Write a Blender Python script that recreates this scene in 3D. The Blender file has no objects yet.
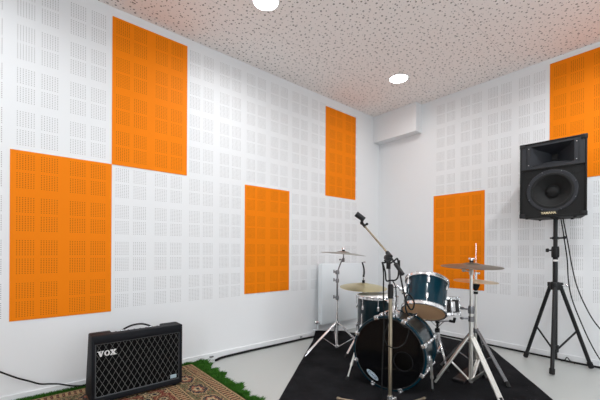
import bpy, bmesh, math, random
from mathutils import Vector, Matrix
random.seed(7)
PI = math.pi
scene = bpy.context.scene
C = scene.collection
H = 2.95                     # ceiling height
RX, FY = 5.2, -6.6           # far side walls behind the camera

# ------------------------------------------------------------------ materials
class V:
    """a node socket with arithmetic"""
    def __init__(s, t, k): s.t, s.k = t, k
    def m(s, op, *a):
        n = s.t.nodes.new('ShaderNodeMath'); n.operation = op
        for i, v in enumerate((s,) + a):
            if isinstance(v, V): s.t.links.new(v.k, n.inputs[i])
            else: n.inputs[i].default_value = v
        return V(s.t, n.outputs[0])
    def __add__(s, o): return s.m('ADD', o)
    def __sub__(s, o): return s.m('SUBTRACT', o)
    def __mul__(s, o): return s.m('MULTIPLY', o)
    def __truediv__(s, o): return s.m('DIVIDE', o)
    def mod(s, o): return s.m('FLOORED_MODULO', o)
    def abs(s): return s.m('ABSOLUTE')
    def lt(s, o): return s.m('LESS_THAN', o)
    def gt(s, o): return s.m('GREATER_THAN', o)
    def min(s, o): return s.m('MINIMUM', o)
    def max(s, o): return s.m('MAXIMUM', o)
    def step(s, lo, hi):
        n = s.t.nodes.new('ShaderNodeMapRange'); n.clamp = True
        s.t.links.new(s.k, n.inputs[0])
        n.inputs[1].default_value = lo; n.inputs[2].default_value = hi
        return V(s.t, n.outputs[0])

def mat(name, col=(.8, .8, .8), rough=.5, metal=0., coat=0., spec=.5, emit=None, es=0.):
    m = bpy.data.materials.new(name); m.use_nodes = True
    b = m.node_tree.nodes['Principled BSDF']
    b.inputs['Base Color'].default_value = (*col, 1); b.inputs['Roughness'].default_value = rough
    b.inputs['Metallic'].default_value = metal; b.inputs['Coat Weight'].default_value = coat
    b.inputs['Coat Roughness'].default_value = .06
    b.inputs['Specular IOR Level'].default_value = spec
    if emit: b.inputs['Emission Color'].default_value = (*emit, 1); b.inputs['Emission Strength'].default_value = es
    return m
def tree(m):
    t = m.node_tree
    tc = t.nodes.new('ShaderNodeTexCoord'); sp = t.nodes.new('ShaderNodeSeparateXYZ')
    t.links.new(tc.outputs['Object'], sp.inputs[0])
    return t, t.nodes['Principled BSDF'], tc, V(t, sp.outputs[0]), V(t, sp.outputs[1]), V(t, sp.outputs[2])
def mix(t, f, a, b):
    n = t.nodes.new('ShaderNodeMix'); n.data_type = 'RGBA'
    for i, v in ((0, f), (6, a), (7, b)):
        if isinstance(v, V): t.links.new(v.k, n.inputs[i])
        elif i == 0: n.inputs[0].default_value = v
        else: n.inputs[i].default_value = (*v, 1)
    return V(t, n.outputs[2])
def noise(t, tc, scale, detail=3, rough=.5):
    n = t.nodes.new('ShaderNodeTexNoise'); n.inputs['Scale'].default_value = scale
    n.inputs['Detail'].default_value = detail; n.inputs['Roughness'].default_value = rough
    t.links.new(tc.outputs['Object'], n.inputs['Vector'])
    return V(t, n.outputs[0])
def bump(t, b, h, strength, dist=.002):
    n = t.nodes.new('ShaderNodeBump'); n.inputs['Strength'].default_value = strength; n.inputs['Distance'].default_value = dist
    t.links.new(h.k, n.inputs['Height']); t.links.new(n.outputs[0], b.inputs['Normal'])

def perforated(name, col, axis, u0, lo, hi, hole=(.29, .285, .28)):
    """gypsum board with square fields of punched round holes, 7 x 9 to a field, fields in pairs"""
    m = mat(name, col, .6, spec=.12)
    t, b, tc, x, y, z = tree(m)
    u = (x, y)[axis]
    bu = ((u - u0).mod(.3) - .15).abs(); c = (bu - .0211) / .0149
    bz = ((z - 1.7185).mod(.2925) - .14625).abs(); d = (bz - .01465) / .0122
    du = (c - c.m('ROUND')) * .0149; dz = (d - d.m('ROUND')) * .0122
    r = (du * du + dz * dz).m('SQRT')
    k = r.step(.0033, .0020)
    for q, n in ((c, 6.5), (d, 8.5)): k = k * q.gt(-.5) * q.lt(n)
    k = k * u.gt(lo) * u.lt(hi) * z.gt(.56) * z.lt(2.8885)
    t.links.new(mix(t, k, col, hole).k, b.inputs['Base Color'])
    return m

WHITE = (.79, .80, .812)
ORANGE = (.85, .215, .002)
M = {}
M['wall'] = mat('white_wall_paint', WHITE, .6, spec=.3)
M['wall_l'] = perforated('white_perforated_board_long', WHITE, 1, -4.06, -6.5, -.46)
M['wall_b'] = perforated('white_perforated_board_short', WHITE, 0, .838, .838, 5.1)
M['or_l'] = perforated('orange_perforated_board_long', ORANGE, 1, -4.06, -6.5, -.46, (.24, .055, .002))
M['or_b'] = perforated('orange_perforated_board_short', ORANGE, 0, .838, .838, 5.1, (.24, .055, .002))

def ceiling_mat():
    base = (.91, .86, .835)
    m = mat('perforated_ceiling_board', base, .8, spec=.2)
    t, b, tc, x, y, z = tree(m)
    k = None
    for sc, r0, r1, w in ((18., .005, .0085, 0.), (25., .0015, .0045, 5.)):
        mp = t.nodes.new('ShaderNodeMapping'); mp.inputs['Location'].default_value = (w, w * .7, 0)
        t.links.new(tc.outputs['Object'], mp.inputs[0])
        v = t.nodes.new('ShaderNodeTexVoronoi'); v.voronoi_dimensions = '2D'
        v.inputs['Scale'].default_value = sc; v.inputs['Randomness'].default_value = .85
        t.links.new(mp.outputs[0], v.inputs['Vector'])
        sp = t.nodes.new('ShaderNodeSeparateColor'); t.links.new(v.outputs['Color'], sp.inputs[0])
        rad = (V(t, sp.outputs[0]) * (r1 - r0) + r0)
        q = (V(t, v.outputs['Distance']) / sc - rad).step(.0012, -.0012)
        k = q if k is None else k.max(q)
    seam = ((x - .57).mod(1.2)).lt(.004).max(((y + .35).mod(2.0)).lt(.003))
    col = mix(t, seam * .35, base, (.3, .28, .27))
    col = mix(t, k * .85, col, (.13, .115, .11))
    t.links.new(col.k, b.inputs['Base Color'])
    return m
M['ceil'] = ceiling_mat()

def floor_mat():
    m = mat('pale_grey_floor', (.69, .71, .68), .32, spec=.4)
    t, b, tc, x, y, z = tree(m)
    n = noise(t, tc, 1.6, 5)
    t.links.new(mix(t, n, (.40, .415, .405), (.45, .465, .45)).k, b.inputs['Base Color'])
    t.links.new((n * .2 + .25).k, b.inputs['Roughness'])
    return m
M['floor'] = floor_mat()

def carpet_mat():
    m = mat('black_carpet', (.012, .012, .013), .95, spec=.08)
    t, b, tc, x, y, z = tree(m)
    n = noise(t, tc, 5, 6, .65); s = noise(t, tc, 60, 2)
    lint = s.gt(.745)
    c = mix(t, n.step(.35, .75), (.0055, .0055, .0065), (.016, .016, .018))
    t.links.new(mix(t, lint * .5, c, (.12, .12, .12)).k, b.inputs['Base Color'])
    bump(t, b, noise(t, tc, 350, 2), .5, .002)
    return m
M['carpet'] = carpet_mat()

RUGX, RUGY = .05, -2.812
def rug_mat():
    m = mat('patterned_rug', (.3, .2, .1), .95, spec=.1)
    t, b, tc, x, y, z = tree(m)
    dx = x - RUGX; dy = (y * -1.) + RUGY
    d = dx.min(dy); s = (dx.max(dy))                       # distance from the edge, run along it
    n = noise(t, tc, 90, 3, .6)
    dw = d + (n - .5) * .008
    tan, dark, red, navy, olive, cream = (.40, .26, .135), (.014, .011, .010), (.15, .028, .02), (.016, .016, .028), (.13, .115, .055), (.46, .36, .21)
    def band(lo, hi): return dw.gt(lo) * dw.lt(hi)
    # ground field beyond the borders: red with navy and cream blossoms
    def voro(scale, rnd=.7):
        v = t.nodes.new('ShaderNodeTexVoronoi'); v.inputs['Scale'].default_value = scale; v.voronoi_dimensions = '2D'
        v.inputs['Randomness'].default_value = rnd; t.links.new(tc.outputs['Object'], v.inputs['Vector'])
        return V(t, v.outputs['Distance'])
    v1, v2 = voro(11), voro(32, 1)
    col = mix(t, v1.lt(.42), red, dark)
    col = mix(t, v1.lt(.30), col, cream); col = mix(t, v1.lt(.2), col, navy); col = mix(t, v2.lt(.2), col, tan)
    # wide main border: olive ground with a rosette every 0.24 m
    ms = ((s + .05).mod(.24) - .12) / 1.15; md = (d - .185) * 1.25
    ang = md.m('ARCTAN2', ms); rr = (ms * ms + md * md).m('SQRT') + (ang * 6.).m('SINE') * .006 + (noise(t, tc, 38, 4, .7) - .5) * .075
    main = mix(t, v2.lt(.24), olive, dark); main = mix(t, voro(24, 1).lt(.14), main, (.3, .06, .035))
    main = mix(t, rr.lt(.088), main, tan); main = mix(t, rr.lt(.078), main, navy)
    main = mix(t, rr.lt(.05), main, (.3, .08, .045)); main = mix(t, rr.lt(.036), main, cream); main = mix(t, rr.lt(.018), main, navy)
    col = mix(t, band(.09, .285), col, main)
    # narrow guard borders: tooth pattern
    def guard(lo, hi, col):
        w = hi - lo
        tooth = (s.mod(.034) - .017).abs().lt(.0085)
        g = mix(t, tooth, dark, tan)
        dot = ((s + .017).mod(.034) - .017).abs().lt(.006) * (dw - (lo + w * .5)).abs().lt(w * .22)
        g = mix(t, dot, g, red)
        col = mix(t, band(lo, hi), col, g)
        col = mix(t, band(lo - .004, lo + .007).max(band(hi - .007, hi + .004)), col, tan)
        return mix(t, band(lo + .007, lo + .011).max(band(hi - .012, hi - .007)), col, dark)
    col = guard(.012, .095, col); col = guard(.28, .36, col)
    col = mix(t, dw.lt(.008), col, (.06, .03, .02))
    col = mix(t, n.step(.35, .7) * .6, col, (.035, .025, .02)); col = mix(t, noise(t, tc, 140, 2).gt(.60) * .55, col, cream)
    t.links.new(col.k, b.inputs['Base Color'])
    bump(t, b, noise(t, tc, 260, 2), .6, .003)
    return m
M['rug'] = rug_mat()
M['grass'] = mat('green_turf', (.035, .13, .012), .8, spec=.2)
M['grass_base'] = mat('green_turf_backing', (.015, .055, .008), .9)
M['white_gloss'] = mat('white_enamel', (.78, .83, .86), .35)
M['base'] = mat('white_skirting', (.80, .81, .82), .45)
M['chrome'] = mat('chrome', (.82, .82, .83), .18, .82)
M['chrome_warm'] = mat('brushed_steel', (.72, .70, .66), .28, .8)
M['chrome_dark'] = mat('dark_steel', (.22, .22, .23), .28, 1.)
M['brass'] = mat('champagne_tube', (.46, .39, .29), .35, 1.)
M['blk_metal'] = mat('black_metal', (.011, .011, .012), .45, spec=.3)
M['blk_plastic'] = mat('black_plastic', (.009, .009, .010), .5, spec=.3)
M['boom'] = mat('dull_brass_tube', (.26, .22, .15), .38, .9)
M['rubber'] = mat('black_rubber', (.010, .010, .010), .75, spec=.3)
M['teal'] = mat('teal_lacquer', (.0005, .022, .036), .2, 0., coat=.3, spec=.15)
M['teal_dark'] = mat('deep_teal_lacquer', (.0005, .012, .018), .3, 0., coat=.6, spec=.2)
M['head_blk'] = mat('black_drum_skin', (.004, .004, .0045), .10, spec=.22)
M['head_tan'] = mat('amber_drum_skin', (.80, .48, .27), .4, spec=.2)
M['head_white'] = mat('white_drum_skin', (.75, .75, .74), .5)
M['inside'] = mat('drum_inside', (.02, .016, .013), .8)
M['bronze'] = mat('brown_bronze', (.20, .165, .12), .33, 1.)
M['bronze_lt'] = mat('light_bronze', (.62, .50, .34), .35, 1.)
M['bronze_yel'] = mat('yellow_bronze', (.62, .55, .33), .35, 1.)
M['bronze_gry'] = mat('grey_bronze', (.30, .28, .235), .33, 1.)
M['felt'] = mat('black_felt', (.012, .012, .012), .95)
M['cable'] = mat('black_cable', (.008, .008, .008), .6, spec=.2)
M['logo'] = mat('white_lettering', (.72, .72, .72), .3)
M['gold'] = mat('gold_lettering', (.78, .66, .42), .3, .3)
M['badge'] = mat('pale_metal_badge', (.45, .58, .66), .3, .3)
M['logo_blue'] = mat('logo_blue', (.04, .08, .14), .4)
M['oval'] = mat('logo_white', (.62, .72, .78), .3)
M['led'] = mat('led_diffuser', (.9, .9, .9), .5, emit=(1, .985, .96), es=30.)
M['fill_glow'] = mat('soft_fill_pane', (.8, .8, .8), .4, emit=(.86, .94, 1), es=2.7)  # glow of the added fill pane on the side wall
M['fill_glow_bright'] = mat('bright_fill_pane', (.8, .8, .8), .4, emit=(.9, .95, 1), es=8.)  # stronger glow for the second added fill pane
M['ring'] = mat('white_trim', (.8, .8, .8), .4)
M['vinyl'] = mat('black_vinyl', (.007, .008, .011), .6, spec=.2)
t_, b_, tc_, *_ = tree(M['vinyl']); bump(t_, b_, noise(t_, tc_, 240, 2), .5, .002)
M['spk_paint'] = mat('black_textured_paint', (.007, .007, .007), .6, spec=.25)
t_, b_, tc_, *_ = tree(M['spk_paint']); bump(t_, b_, noise(t_, tc_, 300, 2), .5, .002)
M['cone'] = mat('speaker_paper', (.009, .009, .009), .7, spec=.25)
M['horn'] = mat('grey_horn_plastic', (.018, .0195, .024), .42, spec=.4)
M['baffle'] = mat('dark_baffle', (.009, .009, .009), .7, spec=.25)
M['dark_board'] = mat('dark_reflection_board', (.012, .012, .013), .7, spec=.2)  # for the added dark board, met only in reflections
def grille_mat():
    m = mat('diamond_grille_cloth', (.01, .01, .01), .9, spec=.04)
    t, b, tc, x, y, z = tree(m)
    u, v = y / .039, z / .068
    l1 = ((u + v).mod(1.) - .5).abs().gt(.464); l2 = ((u - v).mod(1.) - .5).abs().gt(.464)
    n = noise(t, tc, 500, 2)
    k = l1.max(l2)
    base = mix(t, n, (.002, .002, .002), (.007, .007, .0075))
    t.links.new(mix(t, k * .85, base, (.15, .147, .143)).k, b.inputs['Base Color'])
    return m
M['grille'] = grille_mat()

# ------------------------------------------------------------------ mesh helpers
class MB:
    def __init__(s): s.v, s.f = [], []
    def add(s, vs, fs):
        o = len(s.v); s.v += [Vector(p) for p in vs]; s.f += [tuple(i + o for i in f) for f in fs]; return s
    def box(s, x0, x1, y0, y1, z0, z1, bev=0., seg=2, M4=None):
        bm = bmesh.new(); bmesh.ops.create_cube(bm, size=1.)
        for v in bm.verts: v.co = Vector(((x0 + x1) / 2 + v.co.x * (x1 - x0), (y0 + y1) / 2 + v.co.y * (y1 - y0), (z0 + z1) / 2 + v.co.z * (z1 - z0)))
        return s.bm(bm, bev, seg, M4)
    def bm(s, bm, bev=0., seg=2, M4=None):
        if bev: bmesh.ops.bevel(bm, geom=bm.edges[:] + bm.verts[:], offset=bev, segments=seg, profile=.5, affect='EDGES')
        bm.verts.index_update()
        s.add([M4 @ v.co if M4 else v.co for v in bm.verts], [[v.index for v in f.verts] for f in bm.faces]); bm.free(); return s
    def hexa(s, b, t, bev=0., seg=2):
        """box from 4 bottom and 4 top corners"""
        bm = bmesh.new(); vs = [bm.verts.new(p) for p in b + t]
        for f in ((3, 2, 1, 0), (4, 5, 6, 7), (0, 1, 5, 4), (1, 2, 6, 5), (2, 3, 7, 6), (3, 0, 4, 7)): bm.faces.new([vs[i] for i in f])
        return s.bm(bm, bev, seg)
    def tube(s, p, q, r, r2=None, n=12, cap=True):
        return s.path([p, q], r, n, cap, r2)
    def path(s, pts, r, n=10, cap=True, r2=None):
        pts = [Vector(p) for p in pts]; k = len(pts); r2 = r if r2 is None else r2
        d = [(pts[min(i + 1, k - 1)] - pts[max(i - 1, 0)]).normalized() for i in range(k)]
        a = d[0].orthogonal().normalized(); vs = []
        for i in range(k):
            a = (a - d[i] * a.dot(d[i])).normalized(); b = d[i].cross(a)
            rr = r + (r2 - r) * i / (k - 1)
            vs += [pts[i] + (a * math.cos(2 * PI * j / n) + b * math.sin(2 * PI * j / n)) * rr for j in range(n)]
        fs = [(i * n + j, i * n + (j + 1) % n, (i + 1) * n + (j + 1) % n, (i + 1) * n + j) for i in range(k - 1) for j in range(n)]
        if cap: fs += [tuple(range(n))[::-1], tuple((k - 1) * n + j for j in range(n))]
        return s.add(vs, fs)
    def lathe(s, prof, M4=None, n=40, a0=0., a1=2 * PI):
        """profile of (r, z) turned about local z"""
        M4 = M4 or Matrix(); full = abs(a1 - a0 - 2 * PI) < 1e-6; m = n if full else n + 1; vs = []; idx = []
        o = 0
        for r, z in prof:
            if r < 1e-6: vs.append(M4 @ Vector((0, 0, z))); idx.append([len(vs) - 1] * m)
            else:
                row = []
                for j in range(m):
                    a = a0 + (a1 - a0) * j / n; vs.append(M4 @ Vector((r * math.cos(a), r * math.sin(a), z))); row.append(len(vs) - 1)
                idx.append(row)
        fs = []
        for i in range(len(prof) - 1):
            for j in range(n):
                q = [idx[i][j], idx[i][(j + 1) % m], idx[i + 1][(j + 1) % m], idx[i + 1][j]]
                q2 = []
                for e in q:
                    if e not in q2: q2.append(e)
                if len(q2) > 2: fs.append(tuple(q2))
        return s.add(vs, fs)
    def ball(s, c, r, sc=(1, 1, 1), n=12):
        return s.lathe([(r * math.sin(PI * i / 8), -r * math.cos(PI * i / 8)) for i in range(9)], Matrix.Translation(c) @ Matrix.Diagonal((*sc, 1)), n)
    def holed(s, outer, centre, r, z=0., n=64, M4=None):
        """flat plate: outline function of the angle, with a round hole"""
        M4 = M4 or Matrix(); vs = []
        for j in range(n):
            a = 2 * PI * j / n; c = Vector((math.cos(a), math.sin(a), 0))
            vs.append(M4 @ Vector((centre[0] + r * c.x, centre[1] + r * c.y, z)))
        for j in range(n):
            o = outer(2 * PI * j / n); vs.append(M4 @ Vector((o[0], o[1], z)))
        return s.add(vs, [(j, n + j, n + (j + 1) % n, (j + 1) % n) for j in range(n)])
    def poly(s, pts, depth, M4):
        """extruded outline (concave allowed)"""
        bm = bmesh.new(); f = bm.faces.new([bm.verts.new((*p, 0)) for p in pts])
        e = bmesh.ops.extrude_face_region(bm, geom=[f]); bmesh.ops.translate(bm, vec=(0, 0, depth), verts=[v for v in e['geom'] if isinstance(v, bmesh.types.BMVert)])
        bmesh.ops.triangulate(bm, faces=bm.faces[:]); bmesh.ops.recalc_face_normals(bm, faces=bm.faces[:])
        return s.bm(bm, M4=M4)

def smoothpts(pts, k=8):
    pts = [Vector(p) for p in pts]; P = [pts[0] * 2 - pts[1]] + pts + [pts[-1] * 2 - pts[-2]]; out = []
    for i in range(1, len(P) - 2):
        a, b, c, d = P[i - 1:i + 3]
        for j in range(k):
            t = j / k
            out.append(.5 * ((2 * b) + (c - a) * t + (2 * a - 5 * b + 4 * c - d) * t * t + (3 * b - a - 3 * c + d) * t ** 3))
    return out + [pts[-1]]

WM = {}                                              # world matrices, kept by hand
def obj(name, mb, m, parent=None, local=False, angle=40, label=None):
    me = bpy.data.meshes.new(name)
    vs = mb.v
    if parent is not None and not local:
        inv = WM[parent.name].inverted(); vs = [inv @ v for v in vs]
    me.from_pydata([tuple(v) for v in vs], [], mb.f)
    me.update()
    bm = bmesh.new(); bm.from_mesh(me); bmesh.ops.recalc_face_normals(bm, faces=bm.faces[:]); bm.to_mesh(me); bm.free()
    for p in me.polygons: p.use_smooth = True
    me.set_sharp_from_angle(angle=math.radians(angle))
    me.materials.append(m if not isinstance(m, str) else M[m])
    o = bpy.data.objects.new(name, me); C.objects.link(o)
    if parent is not None: o.parent = parent
    WM[o.name] = WM[parent.name] if parent is not None else Matrix()
    if label: o['label'] = label
    return o
def tag(o, label, cat, group=None):
    o['label'] = label; o['category'] = cat
    if group: o['group'] = group
    return o
def thing(name, label, cat, loc=(0, 0, 0), rot=None, group=None):
    o = bpy.data.objects.new(name, None); C.objects.link(o)
    m = Matrix.Translation(loc) @ (rot.to_4x4() if rot else Matrix())
    o.matrix_world = m; o.location = loc
    if rot: o.rotation_euler = rot.to_euler()
    o.empty_display_size = .05
    WM[o.name] = m
    return tag(o, label, cat, group)
def struct(name, mb, m):
    o = obj(name, mb, m); o['kind'] = 'structure'; return o
def frame(z, up=None):
    z = Vector(z).normalized(); up = Vector(up or ((0, 0, 1) if abs(z.z) < .95 else (0, 1, 0)))
    x = up.cross(z).normalized(); y = z.cross(x)
    return Matrix((x, y, z)).transposed()
def F4(loc, z, up=None): return Matrix.Translation(loc) @ frame(z, up).to_4x4()
def dupe(o, parent, rot):
    c = o.copy(); C.objects.link(c); c.parent = parent; c.matrix_local = rot; WM[c.name] = WM[parent.name] @ rot; return c

# ------------------------------------------------------------------ the room
T = .12
struct('floor', MB().box(-T, RX + T, FY - T, T, -T, 0), 'floor')
struct('ceiling', MB().box(-T, RX + T, FY - T, T, H, H + T), 'ceil')
struct('wall_left', MB().box(-T, 0, FY - T, T, 0, H), 'wall_l')
struct('wall_back', MB().box(0, RX + T, 0, T, 0, H), 'wall_b')
struct('wall_right', MB().box(RX, RX + T, FY - T, 0, 0, H), 'wall')
struct('wall_front', MB().box(0, RX, FY - T, FY, 0, H), 'wall')
struct('baseboard_left', MB().box(0, .012, FY, 0, 0, .062, .002, 1), 'base')
struct('baseboard_back', MB().box(.012, RX, -.012, 0, 0, .062, .002, 1), 'base')
struct('trim_1', MB().box(0, .666, -.135, 0, 2.578, H, .003, 1), 'wall')       # boxed-in duct in the corner
d1 = struct('reflection_board_1', MB().box(1.3, 3.7, FY, FY + .04, 0, 2.2, .004, 1), 'dark_board')  # added unseen dark board, darkens the reflection in the bass drum skin
h = obj('board_handle', MB().tube((2.50, FY + .09, .95), (2.50, FY + .09, 1.25), .012).tube((2.50, FY + .03, .98), (2.50, FY + .09, .98), .008).tube((2.50, FY + .03, 1.22), (2.50, FY + .09, 1.22), .008), 'chrome', d1)

w1 = struct('fill_pane_1', MB().box(RX - .012, RX - .004, -4.9, -1.3, .95, 2.35), 'fill_glow')      # added unseen glowing pane, evens out walls and ceiling with cool fill
g = MB()
for y in (-4.94, -3.1, -1.26): g.box(RX - .05, RX, y - .04, y + .04, .90, 2.40)
for z in (.91, 2.39): g.box(RX - .05, RX, -4.94, -1.26, z - .04, z + .04)
obj('fill_pane_frame', g, 'base', w1)

w2 = struct('fill_pane_2', MB().box(3.75, 5.05, FY + .004, FY + .012, .95, 2.35), 'fill_glow_bright')  # second added glowing pane, fills the short wall from behind the camera
g = MB()
for x in (3.71, 5.09): g.box(x - .04, x + .04, FY, FY + .05, .90, 2.40)
for z in (.91, 2.39): g.box(3.71, 5.09, FY, FY + .05, z - .04, z + .04)
obj('fill_pane_frame', g, 'base', w2)

# orange boards, 4 mm proud of the white ones
e = .004
for y0, y1, z0, z1, lab in (
        (-4.057, -3.452, .555, 1.712, 'large orange perforated wall panel low above the guitar amplifier'),
        (-3.452, -2.851, 1.712, 2.878, 'orange perforated wall panel high up, touching the lower orange panel corner to corner'),
        (-2.246, -1.667, .592, 1.710, 'narrow-looking orange wall panel low on the long wall beside the radiator'),
        (-1.096, -.526, 1.725, 2.838, 'orange wall panel high on the long wall near the room corner')):
    tag(obj('acoustic_panel', MB().box(.0003, e, y0, y1, z0, z1), 'or_l'), lab, 'wall panel', 'orange wall panels')
for x0, x1, z0, z1, lab in (
        (.838, 1.442, .597, 1.733, 'orange wall panel behind the drum cymbals, low on the short wall'),
        (2.041, 3.24, 1.733, 2.898, 'orange wall panel behind the top of the loudspeaker')):
    tag(obj('acoustic_panel', MB().box(x0, x1, -e, -.0003, z0, z1), 'or_b'), lab, 'wall panel', 'orange wall panels')

# recessed ceiling lamps
def downlight(x, y, lab):
    t = thing('ceiling_light', lab, 'ceiling light', (x, y, H), group='round ceiling downlights')
    obj('trim_ring', MB().lathe([(.092, -.001), (.094, -.007), (.104, -.006), (.106, 0), (.092, 0)], n=40), 'ring', t, local=True)
    obj('diffuser', MB().lathe([(0, -.004), (.093, -.004), (.093, -.001), (0, -.001)], n=40), 'led', t, local=True)
downlight(.838, -2.573, 'round white ceiling downlight farther from the room corner, cut off by the frame')
downlight(.847, -.805, 'round white ceiling downlight nearest the room corner, above the drum kit')
LAMPS = [(.838, -2.573), (.847, -.805), (.84, -4.34), (2.6, -.9), (2.6, -2.573), (2.6, -4.34), (4.36, -.805), (4.36, -2.573), (4.36, -4.34)]
for i, (x, y) in enumerate(LAMPS):
    l = bpy.data.lights.new('downlight_lamp', 'AREA'); l.shape = 'DISK'; l.size = .18; l.energy = {1: 4.5, 3: 17., 4: 16.}.get(i, 12.5); l.color = (.965, .985, 1); l.spread = math.radians(161)
    o = bpy.data.objects.new('downlight_lamp', l); C.objects.link(o); o.location = (x, y, H - .012)

# ------------------------------------------------------------------ radiator and cables at the skirting
t = thing('radiator', 'white flat-fronted panel radiator mounted on the long wall near the corner', 'radiator', (0, -.86, .15))
obj('panel', MB().box(.048, .118, -1.255, -.515, .157, .879, .007), 'white_gloss', t)
g = MB()
for i in range(18):
    y = -1.23 + i * .039; g.box(.06, .106, y, y + .028, .8785, .881)
obj('top_grille', g, 'white_gloss', t)
obj('bracket', MB().box(.002, .05, -1.12, -1.08, .25, .80, .003), 'white_gloss', t)
obj('bracket', MB().box(.002, .05, -.66, -.62, .25, .80, .003), 'white_gloss', t)
v = obj('valve', MB().lathe([(0, -.02), (.013, -.02), (.013, .012), (.017, .014), (.017, .045), (.012, .05), (0, .05)], F4((.08, -1.282, .185), (0, -1, .2)), 20).tube((.08, -1.282, .185), (.08, -1.255, .19), .008), 'chrome', t)
obj('pipe', MB().path(smoothpts([(.08, -1.282, .18), (.08, -1.284, .13), (.078, -1.284, .1), (.03, -1.284, .09), (.003, -1.284, .09)]), .007), 'white_gloss', v)

def cable(name, pts, r, label, cat='cable', m='cable', group=None, k=8):
    return tag(obj(name, MB().path(smoothpts(pts, k), r, 8), m), label, cat, group)
cable('floor_cable', [(.085, -2.60, .012), (.045, -2.5, .012), (.03, -2.2, .012), (.034, -1.9, .013), (.028, -1.6, .012), (.032, -1.35, .012), (.05, -1.29, .012)], .011, 'black cable lying along the skirting of the long wall, from turf mat to black carpet')
cable('floor_cable', [(.30, -.034, .010), (.7, -.03, .010), (1.2, -.026, .010), (1.6, -.034, .010), (2.0, -.04, .010), (2.15, -.05, .010), (2.3, -.05, .010), (2.8, -.03, .010), (3.4, -.035, .010)], .009, 'black cable lying along the skirting of the short wall, behind stands and loudspeaker')
cable('floor_cable', [(2.16, -.075, .006), (2.19, -.085, .03), (2.205, -.09, .055), (2.225, -.085, .03), (2.26, -.075, .006)], .004, 'small black cable loop rising off the floor behind the loudspeaker stand')
tag(obj('cable_clip', MB().box(.012, .030, -2.63, -2.59, .026, .038, .004), 'chrome_dark'), 'small grey cable clip on the skirting at the green rug corner', 'cable clip')
tag(obj('cable_clip', MB().box(.012, .030, -1.51, -1.48, .03, .044, .004), 'chrome_dark'), 'small grey cable clip on the skirting near the radiator valve', 'cable clip')

# ------------------------------------------------------------------ black carpet under the drum kit
def carpet():
    A, B = Vector((1.66, -3.32, 0)), Vector((.014, -1.262, 0)); Cc, D = Vector((.10, -.86, 0)), Vector((.87, -.10, 0))
    E_, F_ = Vector((1.525, -.085, 0)), Vector((3.0, -2.03, 0))
    # rows run from the far edge to the near edge
    def far(s):
        L = [B, Cc, D, E_]; d = [0]; 
        for i in range(3): d.append(d[-1] + (L[i + 1] - L[i]).length)
        q = s * d[-1]
        for i in range(3):
            if q <= d[i + 1] + 1e-9: return L[i].lerp(L[i + 1], (q - d[i]) / (d[i + 1] - d[i]))
        return E_
    nu, nv = 60, 60; vs = []
    for j in range(nv + 1):
        for i in range(nu + 1):
            a, b = far(i / nu), A.lerp(F_, i / nu)
            p = a.lerp(b, j / nv)
            z = .006
            q = max(0, .17 - p.x) / .17
            if p.y > -1.40: z += .075 * q ** 1.4                               # the corner rides up the skirting
            z += .0016 * math.sin(p.x * 9 + p.y * 4) + .0012 * math.sin(p.y * 13 - p.x * 5) + .002
            vs.append((p.x, p.y, z))
    n = (nu + 1) * (nv + 1); w = nu + 1
    fs = [(j * w + i, j * w + i + 1, (j + 1) * w + i + 1, (j + 1) * w + i) for j in range(nv) for i in range(nu)]
    mb = MB().add(vs + [(x, y, z - .005) for x, y, z in vs], fs + [tuple(k + n for k in f[::-1]) for f in fs])
    rim = [i for i in range(w)] + [j * w + nu for j in range(1, nv + 1)] + [nv * w + i for i in range(nu - 1, -1, -1)] + [j * w for j in range(nv - 1, 0, -1)]
    mb.f += [(rim[k], rim[(k + 1) % len(rim)], rim[(k + 1) % len(rim)] + n, rim[k] + n) for k in range(len(rim))]
    return mb
tag(obj('carpet', carpet(), 'carpet'), 'black carpet on the floor under the drum kit', 'carpet')

# ------------------------------------------------------------------ green turf mat and patterned rug
def edge_y(x):                                                       # ragged edge of the turf
    return -2.69 - .075 * x + .022 * math.sin(x * 19) + .018 * math.sin(x * 43 + 1) + .01 * math.sin(x * 90)
t = thing('turf_mat', 'ragged green artificial turf under the patterned rug', 'turf mat', (.8, -3.7, 0))
mb = MB(); n = 90; top = []
for i in range(n + 1):
    x = .013 + i * 1.6 / n; top += [(x, -4.75, .004), (x, edge_y(x), .004)]
mb.add(top, [(2 * i, 2 * i + 2, 2 * i + 3, 2 * i + 1) for i in range(n)])
obj('turf_backing', mb, 'grass_base', t)
mb = MB()
def blade(x, y, h, lean):
    a = random.uniform(0, 2 * PI); w = random.uniform(.002, .004); c, s_ = math.cos(a) * w, math.sin(a) * w
    dx, dy = lean
    mb.add([(x - c, y - s_, .003), (x + c, y + s_, .003), (x + c * .7 + dx * .5, y + s_ * .7 + dy * .5, .003 + h * .65), (x - c * .7 + dx * .5, y - s_ * .7 + dy * .5, .003 + h * .65), (x + dx, y + dy, .003 + h)], [(0, 1, 2, 3), (3, 2, 4)])
for _ in range(15000):
    x = random.uniform(.015, 1.35); ey = edge_y(x); y = random.uniform(RUGY + .004, ey)
    near = max(0, 1 - (ey - y) / .05)
    tuft = .5 + .5 * math.sin(x * 61) * math.sin(y * 57)
    blade(x, y, random.uniform(.012, .034) * (.6 + .6 * tuft), (random.gauss(0, .012), random.gauss(.004 + .022 * near * tuft, .012)))
for _ in range(7000):
    x = random.uniform(.015, RUGX - .004); y = random.uniform(-4.7, RUGY)
    blade(x, y, random.uniform(.012, .036), (random.gauss(0, .008), random.gauss(0, .012)))
o = obj('turf_blades', mb, 'grass', t); o['kind'] = 'stuff'
tag(obj('rug', MB().box(RUGX, 2.1, -4.72, RUGY, .005, .016, .003, 1), 'rug'), 'oriental patterned rug in tan, red and navy under the guitar amplifier', 'rug')

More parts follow.
